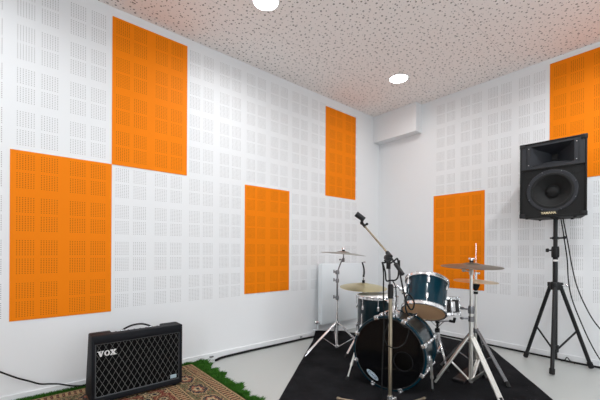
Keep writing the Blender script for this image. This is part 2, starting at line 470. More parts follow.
# ------------------------------------------------------------------ guitar amplifier
ax, ay0, ay1, az = .445, -3.648, -3.052, .474                     # front plane, ends, top
t = thing('guitar_amplifier', 'black guitar amplifier with diamond grille cloth standing on the patterned rug', 'guitar amplifier', (ax - .1, (ay0 + ay1) / 2, .016))
zb = .030; W_ = .018
mb = MB()
def slab(y0, y1, zt0, zt1, xb, xf, bev=.006, xb1=None):
    xb1 = xb if xb1 is None else xb1
    mb.hexa([(xb, y0, zt0), (xf, y0, zt0), (xf, y1, zt0), (xb, y1, zt0)], [(xb1, y0, zt1), (xf, y0, zt1), (xf, y1, zt1), (xb1, y1, zt1)], bev)
xf = ax
slab(ay0, ay0 + .021, zb, az, ax - .25, xf, .008, ax - .135)           # the two end panels lean in towards the top
slab(ay1 - .021, ay1, zb, az, ax - .25, xf, .008, ax - .135)
slab(ay0 + .006, ay1 - .006, az - .056, az, ax - .07, xf, .006)        # front rail across the top
slab(ay0 + .006, ay0 + .13, az - .03, az, ax - .135, ax - .05, .006)   # raised shoulders beside the control recess
slab(ay1 - .13, ay1 - .006, az - .03, az, ax - .135, ax - .05, .006)
slab(ay0 + .006, ay1 - .006, zb, zb + .036, ax - .25, xf, .006)        # bottom
mb.hexa([(ax - .245, ay0 + .01, zb + .01), (ax - .225, ay0 + .01, zb + .01), (ax - .225, ay1 - .01, zb + .01), (ax - .245, ay1 - .01, zb + .01)],
        [(ax - .135, ay0 + .01, az - .03), (ax - .12, ay0 + .01, az - .03), (ax - .12, ay1 - .01, az - .03), (ax - .135, ay1 - .01, az - .03)])
obj('cabinet', mb, 'vinyl', t)
cp = obj('control_panel', MB().box(ax - .132, ax - .055, ay0 + .128, ay1 - .128, az - .032, az - .022), 'chrome_dark', t)
for i in range(8):
    y = ay0 + .16 + i * .04
    obj('knob', MB().lathe([(0, .016), (.006, .016), (.0085, 0), (0, 0)], Matrix.Translation((ax - .098, y, az - .022)), 14), 'blk_plastic', cp)
obj('grille_cloth', MB().box(ax - .03, ax - .012, ay0 + .018, ay1 - .018, zb + .034, az - .054), 'grille', t)
mb = MB()
for a, b in (((ay0 + .0235, zb + .038), (ay1 - .0235, zb + .038)), ((ay0 + .0235, az - .058), (ay1 - .0235, az - .058)), ((ay0 + .0235, zb + .038), (ay0 + .0235, az - .058)), ((ay1 - .0235, zb + .038), (ay1 - .0235, az - .058))):
    mb.tube((ax - .010, *a), (ax - .010, *b), .0035, n=8)
obj('piping', mb, mat('grey_piping', (.06, .065, .07), .4), t)
# white letters on the cloth
Vp = [(0, 1), (.62, 1), (.62, .9), (.52, .87), (.68, .38), (.84, .87), (.74, .9), (.74, 1), (1.15, 1), (1.15, .9), (1.03, .87), (.74, 0), (.46, 0), (.12, .87), (0, .9)]
Xp = [(0, 1), (.6, 1), (.6, .9), (.53, .87), (.64, .68), (.78, .87), (.7, .9), (.7, 1), (1.12, 1), (1.12, .9), (1.0, .86), (.76, .53), (1.06, .13), (1.18, .1), (1.18, 0), (.55, 0), (.55, .1), (.63, .13), (.5, .33), (.36, .13), (.44, .1), (.44, 0), (0, 0), (0, .1), (.13, .13), (.38, .48), (.12, .86), (0, .9)]
def glyph(u, v, s, sx=1.):                                           # local x along +y of the room, local y up, facing +x
    return Matrix.Translation((ax - .011, u, v)) @ Matrix(((0, 0, 1), (1, 0, 0), (0, 1, 0))).to_4x4() @ Matrix.Diagonal((s * sx, s, 1, 1))
lu, lv, ls = ay0 + .034, az - .140, .035
mb = MB().poly(Vp, .006, glyph(lu, lv, ls, .92)).poly(Xp, .006, glyph(lu + .074, lv, ls, .92))
no = 28; Mo = glyph(lu + .0565, lv + ls * .5, ls, .92)
ring = [(Mo @ Vector((rx * math.cos(2 * PI * j / no), ry * math.sin(2 * PI * j / no), z))) for rx, ry, z in ((.52, .5, 0), (.52, .5, .006), (.24, .36, .006), (.24, .36, 0)) for j in range(no)]
mb.add(ring, [(k * no + j, k * no + (j + 1) % no, ((k + 1) % 4) * no + (j + 1) % no, ((k + 1) % 4) * no + j) for k in range(4) for j in range(no)])
obj('logo_lettering', mb, 'logo', t, label='white VOX lettering')
bd = obj('badge', MB().box(ax - .012, ax - .006, ay1 - .088, ay1 - .043, zb + .048, zb + .073, .001, 1), 'badge', t, label='small pale metal badge')
hc = (ay0 + ay1) / 2 - .01; hx = ax - .062
hd = obj('handle', MB().path(smoothpts([(hx, hc - .092, az + .002), (hx, hc - .078, az + .014), (hx, hc - .03, az + .030), (hx, hc + .03, az + .031), (hx, hc + .078, az + .014), (hx, hc + .092, az + .002)]), .0065), 'blk_plastic', t)
for s in (-1, 1): obj('handle_bracket', MB().box(hx - .010, hx + .010, hc + s * .092 - .014, hc + s * .092 + .014, az - .002, az + .008, .003), 'chrome', hd)
for x in (ax - .21, ax - .03):
    for y in (ay0 + .05, ay1 - .05): obj('foot', MB().lathe([(0, .032), (.016, .032), (.014, .0162), (0, .0162)], Matrix.Translation((x, y, 0)), 16), 'rubber', t)
PCYZ = [(-4.24, .335), (-4.139, .267), (-4.1, .239), (-4.015, .179), (-3.958, .146), (-3.893, .108), (-3.837, .094), (-3.78, .078), (-3.721, .052), (-3.684, .040), (-3.64, .032)]
PC = [(.04, y, z) for y, z in PCYZ] + [(.07, -3.60, .045), (.14, -3.53, .025)]
cable('power_cable', PC, .0055, 'thin black cable drooping along the wall to the back of the guitar amplifier')

# ------------------------------------------------------------------ loudspeaker on its tripod
sx, sy = 2.16, -.313
t = thing('speaker_stand', 'black tripod loudspeaker stand standing near the short wall', 'speaker stand', (sx, sy, 0))
obj('lower_tube', MB().tube((sx, sy, .085), (sx, sy, 1.07), .0195, n=20), 'blk_metal', t)
obj('upper_tube', MB().tube((sx, sy, .95), (sx, sy, 1.40), .0165, n=20), 'blk_metal', t)
cl = obj('clamp_collar', MB().lathe([(.0195, -.05), (.028, -.05), (.030, -.03), (.030, .03), (.026, .05), (.0165, .05)], Matrix.Translation((sx, sy, 1.04)), 24).box(sx - .015, sx + .015, sy - .036, sy - .02, 1.0, 1.075, .003), 'blk_plastic', t)
obj('knob', MB().tube((sx - .025, sy - .01, 1.055), (sx - .055, sy - .022, 1.055), .007).lathe([(0, 0), (.016, 0), (.018, .01), (.014, .022), (0, .022)], F4((sx - .045, sy - .018, 1.055), (-.93, -.37, 0)), 12), 'blk_plastic', cl)
obj('label_sticker', MB().lathe([(.0200, .955), (.0200, .972)], Matrix.Translation((sx, sy, 0)), 24, -PI * .75, PI * .1), 'logo', t)
hk = obj('cable_hook', MB().lathe([(.0165, -.012), (.024, -.012), (.024, .012), (.0165, .012)], Matrix.Translation((sx, sy, 1.165)), 24).tube((sx - .02, sy - .012, 1.165), (sx - .036, sy - .02, 1.165), .007).tube((sx + .015, sy + .01, 1.165), (sx + .055, sy + .038, 1.168), .008).ball((sx + .058, sy + .04, 1.17), .014), 'blk_plastic', t)
hub = obj('leg_hub', MB().lathe([(.0195, -.035), (.036, -.035), (.040, -.02), (.040, .02), (.030, .035), (.0195, .035)], Matrix.Translation((sx, sy, .735)), 24), 'blk_plastic', t)
obj('hub_knob', MB().tube((sx + .03, sy + .02, .74), (sx + .07, sy + .045, .74), .006).ball((sx + .075, sy + .05, .742), .014), 'chrome', hub)
obj('slide_collar', MB().lathe([(.0195, -.03), (.029, -.03), (.029, .03), (.0195, .03)], Matrix.Translation((sx, sy, .17)), 24), 'blk_plastic', t)
for fx, fy in ((1.905, -.218), (2.203, -.594), (2.385, -.125)):
    foot = Vector((fx, fy, .012)); d = Vector((fx - sx, fy - sy, 0)).normalized()
    a = Vector((sx, sy, .735)) + d * .042
    lg = obj('leg', MB().tube(a, foot, .0155, n=16).box(-.012, .012, -.01, .03, -.02, .02, .003, M4=F4(a, d)), 'blk_metal', t)
    obj('rubber_foot', MB().tube(foot + (a - foot).normalized() * .05, foot + (a - foot).normalized() * .004, .021, n=16), 'rubber', lg)
    k = a.lerp(foot, .55)
    obj('strut', MB().tube(k, Vector((sx, sy, .17)) + d * .028, .008, n=10).ball(k, .012), 'blk_metal', t)

# the box itself: local x to the viewer's right, y up, z out of the front
ang = math.radians(4)
fz = Vector((math.sin(ang), -math.cos(ang), 0))
hw, hh, dpt = .256, .362, .36
SC_ = .925; zc = 1.345 + hh * SC_
t = thing('loudspeaker', 'black loudspeaker with round woofer and horn, on the tripod stand', 'loudspeaker', (sx - .004 + .175 * math.sin(ang), sy - .175 * math.cos(ang), zc), frame(fz))
t.scale = (SC_, SC_, SC_)
def rect(x0, x1, y0, y1):
    def f(a):
        cx, cy = (x0 + x1) / 2, (y0 + y1) / 2; c, s = math.cos(a), math.sin(a)
        k = min(abs((x1 - x0) / 2 / c) if abs(c) > 1e-9 else 9e9, abs((y1 - y0) / 2 / s) if abs(s) > 1e-9 else 9e9)
        return cx + c * k, cy + s * k
    return f
w2 = hw - .075
mb = MB(); th = .016
def tb(x0, x1, y0, y1):                                               # one wall of the tapering cabinet
    k = w2 / hw
    mb.hexa([(x0 * k, y0, -dpt), (x1 * k, y0, -dpt), (x1 * k, y1, -dpt), (x0 * k, y1, -dpt)], [(x0, y0, 0), (x1, y0, 0), (x1, y1, 0), (x0, y1, 0)], .005)
tb(-hw, -hw + th, -hh, hh); tb(hw - th, hw, -hh, hh); tb(-hw, hw, hh - th, hh); tb(-hw, hw, -hh, -hh + th)
mb.box(-w2 + .005, w2 - .005, -hh + .01, hh - .01, -dpt, -dpt + .015)
mb.box(-hw + .01, hw - .01, .098, .112, -.03, -.002, .003)                  # rail between horn and woofer
obj('cabinet', mb, 'spk_paint', t, local=True)
wc = (0., -.115); wr = .182
obj('baffle', MB().holed(rect(-hw + th - .002, hw - th + .002, -hh + th - .002, .100), wc, wr, -.012, 96), 'baffle', t, local=True)
Mw = Matrix.Translation((wc[0], wc[1], -.012))
wf = obj('woofer', MB().lathe([(.168, -.001), (.168, .005), (.186, .007), (.196, .006), (.199, .0)], Mw, 64), 'horn', t, local=True)
obj('surround', MB().lathe([(.170, 0), (.166, .008), (.156, .011), (.146, .007), (.142, -.004)], Mw, 64), 'rubber', wf, local=True)
obj('cone', MB().lathe([(.143, -.003), (.11, -.022), (.08, -.043), (.055, -.058)], Mw, 64), 'cone', wf, local=True)
obj('dust_cap', MB().lathe([(.060, -.056), (.052, -.042), (.036, -.030), (.018, -.025), (0, -.024)], Mw, 40), 'cone', wf, local=True)
for k in range(8):
    a = 2 * PI * (k + .5) / 8
    obj('screw', MB().lathe([(0, .010), (.004, .010), (.005, .006), (0, .006)], Mw @ Matrix.Translation((.191 * math.cos(a), .191 * math.sin(a), 0)), 10), 'chrome_dark', wf, local=True)
for s in (-1, 1):
    obj('port', MB().lathe([(.034, .000), (.034, .004), (.028, .004), (.026, -.05), (0, -.05)], Matrix.Translation((s * .182, .060, -.0115)), 28), 'rubber', t, local=True)
# horn
hx0, hx1, hy0, hy1 = -.165, .165, .135, .325
fr = MB()
z0, z1 = -.006, -.014
ox0, ox1, oy0, oy1 = -hw + th, hw - th, .112, hh - th
R = [[(ox0, oy0, z0), (ox1, oy0, z0), (ox1, oy1, z0), (ox0, oy1, z0)], [(hx0, hy0, z0), (hx1, hy0, z0), (hx1, hy1, z0), (hx0, hy1, z0)],
     [(-.12, .155, -.06), (.12, .155, -.06), (.12, .30, -.06), (-.12, .30, -.06)], [(-.055, .185, -.12), (.055, .185, -.12), (.055, .275, -.12), (-.055, .275, -.12)], [(-.022, .20, -.17), (.022, .20, -.17), (.022, .26, -.17), (-.022, .26, -.17)]]
fr.add([p for r in R for p in r], [(k * 4 + j, k * 4 + (j + 1) % 4, (k + 1) * 4 + (j + 1) % 4, (k + 1) * 4 + j) for k in range(4) for j in range(4)])
# curved lower lip of the mouth
lip = []
for i in range(17):
    u = -1 + i / 8; lip += [(u * .15, hy0 - .004, z0 + .001), (u * .15, hy0 + .004 + .016 * (1 - u * u), z0 + .004), (u * .12, hy0 + .016, -.05)]
fr.add(lip, [(3 * i + k, 3 * i + 3 + k, 3 * i + 4 + k, 3 * i + 1 + k) for i in range(16) for k in range(2)])
hn = obj('horn', fr, 'horn', t, local=True, angle=25)
obj('throat', MB().box(-.03, .03, .19, .27, -.18, -.171), 'rubber', hn, local=True)
for s in (-1, 1):
    obj('horn_rib', MB().box(s * .198 - .002, s * .198 + .002, oy0 + .004, oy1 - .004, -.008, -.003, .001, 1), 'blk_plastic', hn, local=True)
    for yy in (.15, .31): obj('screw', MB().lathe([(0, -.002), (.004, -.002), (.005, -.006), (0, -.006)], Matrix.Translation((s * .182, yy, 0)), 10), 'chrome', hn, local=True)
for s in (-1, 1):
    for yy in (-1, 1):
        obj('corner_guard', MB().box(s * hw - s * .022 - .0235, s * hw - s * .022 + .0235, yy * hh - yy * .020 - .0215, yy * hh - yy * .020 + .0215, -.03, .0025, .006), 'blk_plastic', t, local=True)
for x in (-.20, 0., .17):
    for z in (-.03, -.30): obj('foot', MB().lathe([(0, 0), (.013, 0), (.011, -.011), (0, -.011)], F4((x * (1 if z > -.1 else .7), -hh, z), (0, 1, 0)), 14), 'rubber', t, local=True)
obj('pole_socket', MB().lathe([(.018, 0), (.034, 0), (.034, -.008), (.018, -.008)], F4((.004, -hh, -.19), (0, 1, 0)), 24), 'blk_metal', t, local=True)
def text_mesh(s, size, depth, bold=0.):
    cu = bpy.data.curves.new('lettering', 'FONT'); cu.body = s; cu.size = size; cu.extrude = depth; cu.offset = bold
    cu.align_x = 'CENTER'; cu.align_y = 'CENTER'
    o = bpy.data.objects.new('lettering', cu); C.objects.link(o)
    me = bpy.data.meshes.new_from_object(o.evaluated_get(bpy.context.evaluated_depsgraph_get()))
    mb = MB().add([v.co.copy() for v in me.vertices], [tuple(p.vertices) for p in me.polygons])
    bpy.data.objects.remove(o); bpy.data.curves.remove(cu); bpy.data.meshes.remove(me); return mb
bp = obj('brand_plate', MB().box(-.088, .044, -.338, -.310, -.012, -.004, .002), 'blk_plastic', t, local=True)
mb = text_mesh('YAMAHA', .030, .002, .0009)
wd = max(v.x for v in mb.v) - min(v.x for v in mb.v)
mb.v = [Vector((v.x * .118 / wd - .022, v.y * 1.05 - .324, v.z - .002)) for v in mb.v]
obj('logo_lettering', mb, 'gold', bp, local=True, label='gold YAMAHA lettering')
cable('speaker_cable', [(sx + .03, sy + .03, 1.36), (sx + .045, sy + .035, 1.25), (sx + .055, sy + .04, 1.16), (sx + .075, sy + .05, .98), (sx + .085, sy + .055, .78), (sx + .11, sy + .06, .62), (sx + .17, sy + .08, .42), (sx + .235, sy + .10, .24), (sx + .30, sy + .13, .10), (sx + .37, sy + .16, .012), (sx + .5, sy + .17, .008)], .0048, 'black cable hanging close beside the loudspeaker pole down to the floor', group='loudspeaker cables')
cable('speaker_cable', [(sx + .045, sy + .03, 1.36), (sx + .062, sy + .035, 1.25), (sx + .085, sy + .04, 1.10), (sx + .11, sy + .045, .92), (sx + .145, sy + .05, .74), (sx + .20, sy + .05, .58), (sx + .27, sy + .04, .44), (sx + .36, sy + .03, .34), (sx + .50, sy + .02, .27), (sx + .75, sy + .02, .22)], .0048, 'black cable swinging out in a wide arc away from the loudspeaker pole', group='loudspeaker cables')

# ------------------------------------------------------------------ drum kit
def hoop_prof(r, z, w=.012, hgt=.030): return [(r - w * .4, z - hgt * .5), (r + w * .6, z - hgt * .5), (r + w * .75, z - hgt * .4), (r + w * .3, z - hgt * .3), (r + w * .3, z + hgt * .35), (r + w * .75, z + hgt * .42), (r + w * .6, z + hgt * .5), (r - w * .4, z + hgt * .5), (r - w * .4, z - hgt * .5)]
def lug_mesh(r, z, hgt=.05): return MB().box(r - .004, r + .016, -.011, .011, z - hgt / 2, z + hgt / 2, .005)

# --- bass drum: local z out of the front skin, y up
BR = .265
bn = Vector((.276, -.961, 0)).normalized(); BC = Vector((1.494, -1.906, .277))
t = bass = thing('bass_drum', 'large bass drum with black front skin and teal shell, on the black carpet', 'drum', BC - Vector((0, 0, .277)), frame(bn))
up = Matrix.Translation((0, .277, 0))
L = .34
obj('shell', MB().lathe([(BR - .008, -.012), (BR, -.012), (BR, -L + .012), (BR - .008, -L + .012), (BR - .008, -.012)], up, 72), 'teal_dark', t, local=True)
for z in (-.018, -L + .018):
    obj('hoop', MB().lathe([(BR + .001, z + .020), (BR + .010, z + .020), (BR + .013, z + .016), (BR + .013, z - .016), (BR + .010, z - .020), (BR + .001, z - .020), (BR + .001, z + .020)], up, 80), 'teal', t, local=True)
    obj('hoop_rim', MB().lathe([(BR - .008, z + .0205), (BR - .004, z + .0225), (BR + .0008, z + .0205), (BR - .004, z + .019), (BR - .008, z + .0205)], up, 72), 'blk_metal', t, local=True)
pc = (.112, -.041); pr = .069
hd = obj('drum_skin', MB().holed(lambda a: ((BR - .003) * math.cos(a), (BR - .003) * math.sin(a)), pc, pr, .000, 96, up), 'head_blk', t, local=True, label='glossy black front skin with a port hole')
obj('port_ring', MB().lathe([(pr + .004, .0005), (pr + .003, .004), (pr - .003, .004), (pr - .004, -.010)], up @ Matrix.Translation((*pc, 0)), 40), 'blk_plastic', hd, local=True)
obj('drum_skin', MB().lathe([(0, -L + .012), (BR - .012, -L + .012)], up, 72), 'head_white', t, local=True)
obj('lining', MB().lathe([(BR - .0085, -.013), (BR - .0085, -L + .02), (0, -L + .02)], up, 48), 'inside', t, local=True)
lg = Matrix.Translation((-.120, .277 - .184, .0006)) @ Matrix.Rotation(math.radians(-36), 4, 'Z')
def oval(rx, ry, z, m): return MB().add([m @ Vector((rx * math.cos(2 * PI * j / 40), ry * math.sin(2 * PI * j / 40), z)) for j in range(40)], [tuple(range(40))])
lo = obj('logo_sticker', oval(.055, .0195, .0006, lg), 'oval', t, local=True, label='small white oval sticker with blue lettering')
mb = MB()
pts = [lg @ Vector((.050 * math.cos(2 * PI * j / 40), .0150 * math.sin(2 * PI * j / 40), .0012)) for j in range(41)]
mb.path(pts, .0012, 6)
tx = text_mesh('EVANS', .020, .0004, .0006); wd = max(v.x for v in tx.v) - min(v.x for v in tx.v)
mb.add([lg @ Vector((v.x * .080 / wd, v.y, v.z + .0014)) for v in tx.v], tx.f)
obj('logo_lettering', mb, 'logo_blue', lo, local=True)
def claw():
    r = BR
    return (MB().box(r - .008, r + .021, -.016, .016, -.002, .007, .003).box(r + .012, r + .022, -.015, .015, -.05, .004, .003)
            .tube((r + .018, 0, -.02), (r + .018, 0, -.13), .0035).box(r - .002, r + .026, -.011, .011, -.165, -.105, .006).lathe([(0, .016), (.006, .016), (.007, .002), (0, .002)], Matrix.Translation((r + .018, 0, .0)), 10))
first = None
for k in range(8):
    R4 = up @ Matrix.Rotation(math.radians(20 + 45 * k), 4, 'Z')
    if first is None:
        first = obj('claw', claw(), 'chrome', t, local=True); first.matrix_local = R4; base_claw = first
    else: dupe(base_claw, t, R4)
for k in range(8):
    R4 = up @ Matrix.Translation((0, 0, -L)) @ Matrix.Rotation(math.radians(20 + 45 * k), 4, 'Z') @ Matrix.Rotation(PI, 4, 'X')
    dupe(base_claw, t, R4)
Bi = WM[bass.name].inverted()
for s, foot in ((1, (1.732, -1.690, .0)), (-1, (1.177, -2.003, .0))):
    f = Bi @ Vector(foot); f.y = .010
    a = Vector((s * (BR + .004), .277 - .01, -.09))
    sp = obj('spur_bracket', MB().box(-.02, .02, -.03, .03, -.012, .014, .005, M4=up @ Matrix.Translation((s * (BR + .006), -.02, -.09)) @ Matrix.Rotation(s * PI / 2, 4, 'Y')), 'chrome', t, local=True)
    a = Vector((s * (BR + .022), .264, -.085))
    lgm = obj('spur', MB().tube(a, a.lerp(f, .55), .0095).tube(a.lerp(f, .5), f, .0068).tube(a.lerp(f, .5), a.lerp(f, .58), .012), 'chrome_warm', t, local=True)
    dd = (a - f).normalized()
    obj('rubber_foot', MB().lathe([(0, 0), (.013, 0), (.015, .012), (.010, .028), (0, .028)], F4(f - Vector((0, .001, 0)), dd), 16), 'rubber', lgm, local=True)
# tom holder rising from the shell
PB = Vector((1.417, -1.712, .553)); PT = Vector((1.417, -1.712, .760))
th_ = obj('tom_holder', MB().lathe([(0, .05), (.017, .05), (.022, .035), (.030, .012), (.048, .004), (.048, -.012), (0, -.012)], Matrix.Translation(PB), 28).tube(PB, PT, .012, n=16).ball(PT, .020).lathe([(.012, -.02), (.020, -.02), (.020, .02), (.012, .02)], Matrix.Translation(PB + Vector((0, 0, .10))), 20), 'chrome', t)

# --- rack tom
TB, TT = Vector((1.604, -1.595, .568)), Vector((1.556, -1.462, .792))
ta = (TT - TB).normalized(); TL = (TT - TB).length
def shell_drum(root, r, ln, mshell, mbot, mtop, nl, hoop_m='chrome', a0=0., lug_len=.045, long=False):
    obj('shell', MB().lathe([(r - .006, .004), (r, .004), (r, ln - .004), (r - .006, ln - .004), (r - .006, .004)], None, 64), mshell, root, local=True)
    for z in (.008, ln - .008): obj('hoop', MB().lathe(hoop_prof(r + .004, z), None, 64), hoop_m, root, local=True)
    obj('drum_skin', MB().lathe([(r - .001, .000), (0, .000)], None, 64), mbot, root, local=True, label='bottom skin')
    obj('drum_skin', MB().lathe([(0, ln), (r - .001, ln)], None, 64), mtop, root, local=True, label='top skin')
    def lug(z, ez):
        mb = MB()
        if long: mb.box(r - .002, r + .016, -.009, .009, ln * .18, ln * .82, .006)
        else: mb.box(r - .002, r + .016, -.010, .010, z - .021, z + .021, .006)
        for e_ in ((.004, ln - .004) if long else (ez,)):
            mb.tube((r + .012, 0, z), (r + .012, 0, e_), .0032).box(r + .002, r + .018, -.008, .008, e_ - .008, e_ + .008, .003)
        return mb
    for z, ez in (((ln * .5, 0),) if long else ((ln * .74, ln - .004), (ln * .26, .004))):
        f0 = None
        for k in range(nl):
            R4 = Matrix.Rotation(a0 + 2 * PI * k / nl, 4, 'Z')
            if f0 is None: f0 = obj('lug', lug(z, ez), hoop_m, root, local=True); f0.matrix_local = R4; WM[f0.name] = WM[root.name] @ R4
            else: dupe(f0, root, R4)
t = rtom = thing('rack_tom', 'teal rack tom tilted back to show its amber bottom skin, above the bass drum', 'drum', TB, frame(ta, (0, 0, 1)))
cam_dir = (WM[t.name].inverted().to_3x3() @ Vector((.7, -1.2, 0)))
a_cam = math.atan2(cam_dir.y, cam_dir.x)
shell_drum(t, .158, TL, 'teal', 'head_tan', 'head_white', 6, a0=a_cam + math.radians(2))
bl = WM[t.name].inverted() @ (PT + Vector((.03, .035, -.02)))
aa = math.atan2(bl.y, bl.x)
br = obj('tom_bracket', MB().box(.160, .185, -.028, .028, TL * .5 - .03, TL * .5 + .03, .006, M4=Matrix.Rotation(aa, 4, 'Z')).tube(Matrix.Rotation(aa, 4, 'Z') @ Vector((.18, 0, TL * .5)), Matrix.Rotation(aa, 4, 'Z') @ Vector((.215, 0, TL * .5)), .016), 'chrome', t, local=True)
bw = WM[t.name] @ (Matrix.Rotation(aa, 4, 'Z') @ Vector((.21, 0, TL * .5)))
obj('holder_arm', MB().path(smoothpts([PT + Vector((0, 0, -.03)), PT.lerp(bw, .5) + Vector((0, 0, .012)), bw]), .009), 'chrome', th_)
obj('holder_arm', MB().path(smoothpts([PT + Vector((0, 0, -.13)), (1.34, -1.69, .63), (1.24, -1.70, .655)]), .0075).lathe([(0, -.02), (.016, -.02), (.016, .02), (0, .02)], F4((1.37, -1.70, .625), (-1, .1, .1)), 16), 'chrome', th_)

# --- floor tom
FT = Vector((1.006, -1.387, 0))
t = thing('floor_tom', 'dark teal floor tom under the yellow ride cymbal, beside the bass drum', 'drum', FT + Vector((0, 0, .23)))
FL = .385
shell_drum(t, .182, FL, 'teal_dark', 'head_white', 'head_white', 8, a0=math.radians(-50))
for a in (-95, 25, 145):
    a = math.radians(a); d = Vector((math.cos(a), math.sin(a), 0))
    p = d * .205
    lm = obj('leg', MB().path([p + Vector((0, 0, .23)), p + Vector((0, 0, -.10)), p + d * .03 + Vector((0, 0, -.213))], .006), 'chrome', t, local=True)
    obj('leg_bracket', MB().box(.178, .218, -.016, .016, .06, .13, .006, M4=Matrix.Rotation(a, 4, 'Z')), 'chrome', lm, local=True)
    obj('rubber_foot', MB().lathe([(0, -.2205), (.014, -.2205), (.012, -.19), (0, -.19)], Matrix.Translation((p + d * .03)), 14), 'rubber', lm, local=True)

# --- snare drum on its basket stand
SC = Vector((1.452, -1.045, 0)); S0 = .455; SL = .155
t = thing('snare_drum', 'black snare drum with chrome lugs on its stand behind the rack tom', 'drum', SC + Vector((0, 0, S0)), frame((-.7615 * .17, .648 * .17, 1)))
shell_drum(t, .170, SL, 'blk_metal', 'head_white', 'head_blk', 10, a0=math.radians(-63), long=True)
obj('strainer', MB().box(.168, .195, -.02, .02, .03, .12, .005, M4=Matrix.Rotation(math.radians(-25), 4, 'Z')), 'chrome', t, local=True)

def leg_pair(a, b, gap=.012, r=.0055, side=None):
    """double-strap leg: two parallel bars"""
    a, b = Vector(a), Vector(b); s = (b - a).cross(Vector((0, 0, 1))).normalized() * gap * .5
    return MB().tube(a + s, b + s, r, n=8).tube(a - s, b - s, r, n=8).box(-gap / 2, gap / 2, -.003, .003, 0, (b - a).length, 0, M4=F4(a, b - a))
def tripod(root, c, zt, zh, feet, m, gap=.012, r=.0055, foot_r=.013, k=.5, leg_m=None):
    c = Vector((*c[:2], 0))
    obj('leg_collar', MB().lathe([(.010, -.018), (.022, -.018), (.024, 0), (.022, .018), (.010, .018)], Matrix.Translation(c + Vector((0, 0, zt))), 20), m, root)
    obj('leg_collar', MB().lathe([(.008, -.012), (.019, -.012), (.019, .012), (.008, .012)], Matrix.Translation(c + Vector((0, 0, zh))), 20), m, root)
    for f in feet:
        f = Vector((*f[:2], .018)); d = (Vector((f.x, f.y, 0)) - c).normalized()
        a = c + d * .022 + Vector((0, 0, zt)); lm = obj('leg', leg_pair(a, f, gap, r), leg_m or m, root)
        dd = (a - f).normalized()
        obj('rubber_foot', MB().tube(f + dd * .035, f - Vector((0, 0, .006)), foot_r, n=12), 'rubber', lm)
        q = a.lerp(f, k)
        obj('brace', leg_pair(q, c + d * .02 + Vector((0, 0, zh)), gap * .7, r * .7), m, root)

ss = Vector((1.405, -1.045, 0))
ss = Vector((1.425, -1.03, 0))
t = thing('snare_stand', 'chrome basket stand with black rubber tips holding the snare drum', 'snare stand', ss)
obj('tube', MB().tube((*ss[:2], .10), (*ss[:2], .30), .011).tube((*ss[:2], .28), (*ss[:2], .385), .008), 'chrome', t)
obj('clamp', MB().box(ss.x - .018, ss.x + .018, ss.y - .018, ss.y + .018, .285, .325, .006).tube((ss.x, ss.y - .015, .305), (ss.x + .03, ss.y - .05, .305), .005).ball((ss.x, ss.y, .385), .020).tube((ss.x, ss.y, .30), (ss.x, ss.y, .39), .0105), 'blk_metal', t)
tripod(t, ss, .27, .11, [(1.342, -.70), (1.62, -1.22), (1.20, -1.18)], 'chrome', .010, .0045)
for a in (-28, 92, 212):
    a = math.radians(a); d = Vector((math.cos(a), math.sin(a), 0)); p0 = Vector((ss.x, ss.y, .39)); p1 = Vector((SC.x, SC.y, .437)) + d * .19
    ba = obj('basket_arm', MB().tube(p0, p1, .006).tube(p0.lerp(p1, .45), Vector((ss.x, ss.y, .33)), .004), 'chrome', t)
    obj('rubber_tip', MB().path([p1 - d * .04 + Vector((0, 0, -.008)), p1 + d * .012 + Vector((0, 0, -.004)), p1 + d * .022 + Vector((0, 0, .030))], .012), 'rubber', ba)

# --- cymbals and their stands
def cymbal(name, c, r, tilt, m, label, bell=.30, bow=.075, group='cymbals', flip=False):
    """tilt = upward direction of the axis"""
    prof = [(.006, 0)]
    hb = r * .085; bw_ = r * bow
    rb = r * bell
    for i in range(1, 8):
        a = i / 7; prof.append((max(.006, rb * a), -hb * (1 - math.sqrt(max(0, 1 - a * a * .92)))))
    zb_ = prof[-1][1]
    for i in range(1, 11):
        a = i / 10; prof.append((rb + (r - rb) * a, zb_ - bw_ * (a * .55 + a * a * .45)))
    back = [(q, z - .0022) for q, z in reversed(prof)]
    rot = frame(tilt)
    t = tag(obj(name, MB().lathe(prof + back + [prof[0]], Matrix(), 72), m), label, 'cymbal', group)
    if flip: rot = rot @ Matrix.Rotation(PI, 3, 'X')
    t.location = c; t.rotation_euler = rot.to_euler(); WM[t.name] = Matrix.Translation(c) @ rot.to_4x4()
    return t
def wing_top(root, p, up_, m='chrome', s=1.):
    Mx = F4(p, up_)
    obj('felt_washer', MB().lathe([(.005, -.022), (.016, -.022), (.016, -.006), (.005, -.006)], Mx, 18), 'felt', root)
    obj('felt_washer', MB().lathe([(.005, .002), (.016, .002), (.014, .016), (.005, .016)], Mx, 18), 'felt', root)
    obj('wing_nut', MB().lathe([(0, .032), (.008, .032), (.009, .017), (0, .017)], Mx, 14).box(-.022, -.006, -.003, .003, .020, .036, .003, M4=Mx).box(.006, .022, -.003, .003, .020, .036, .003, M4=Mx), m, root)

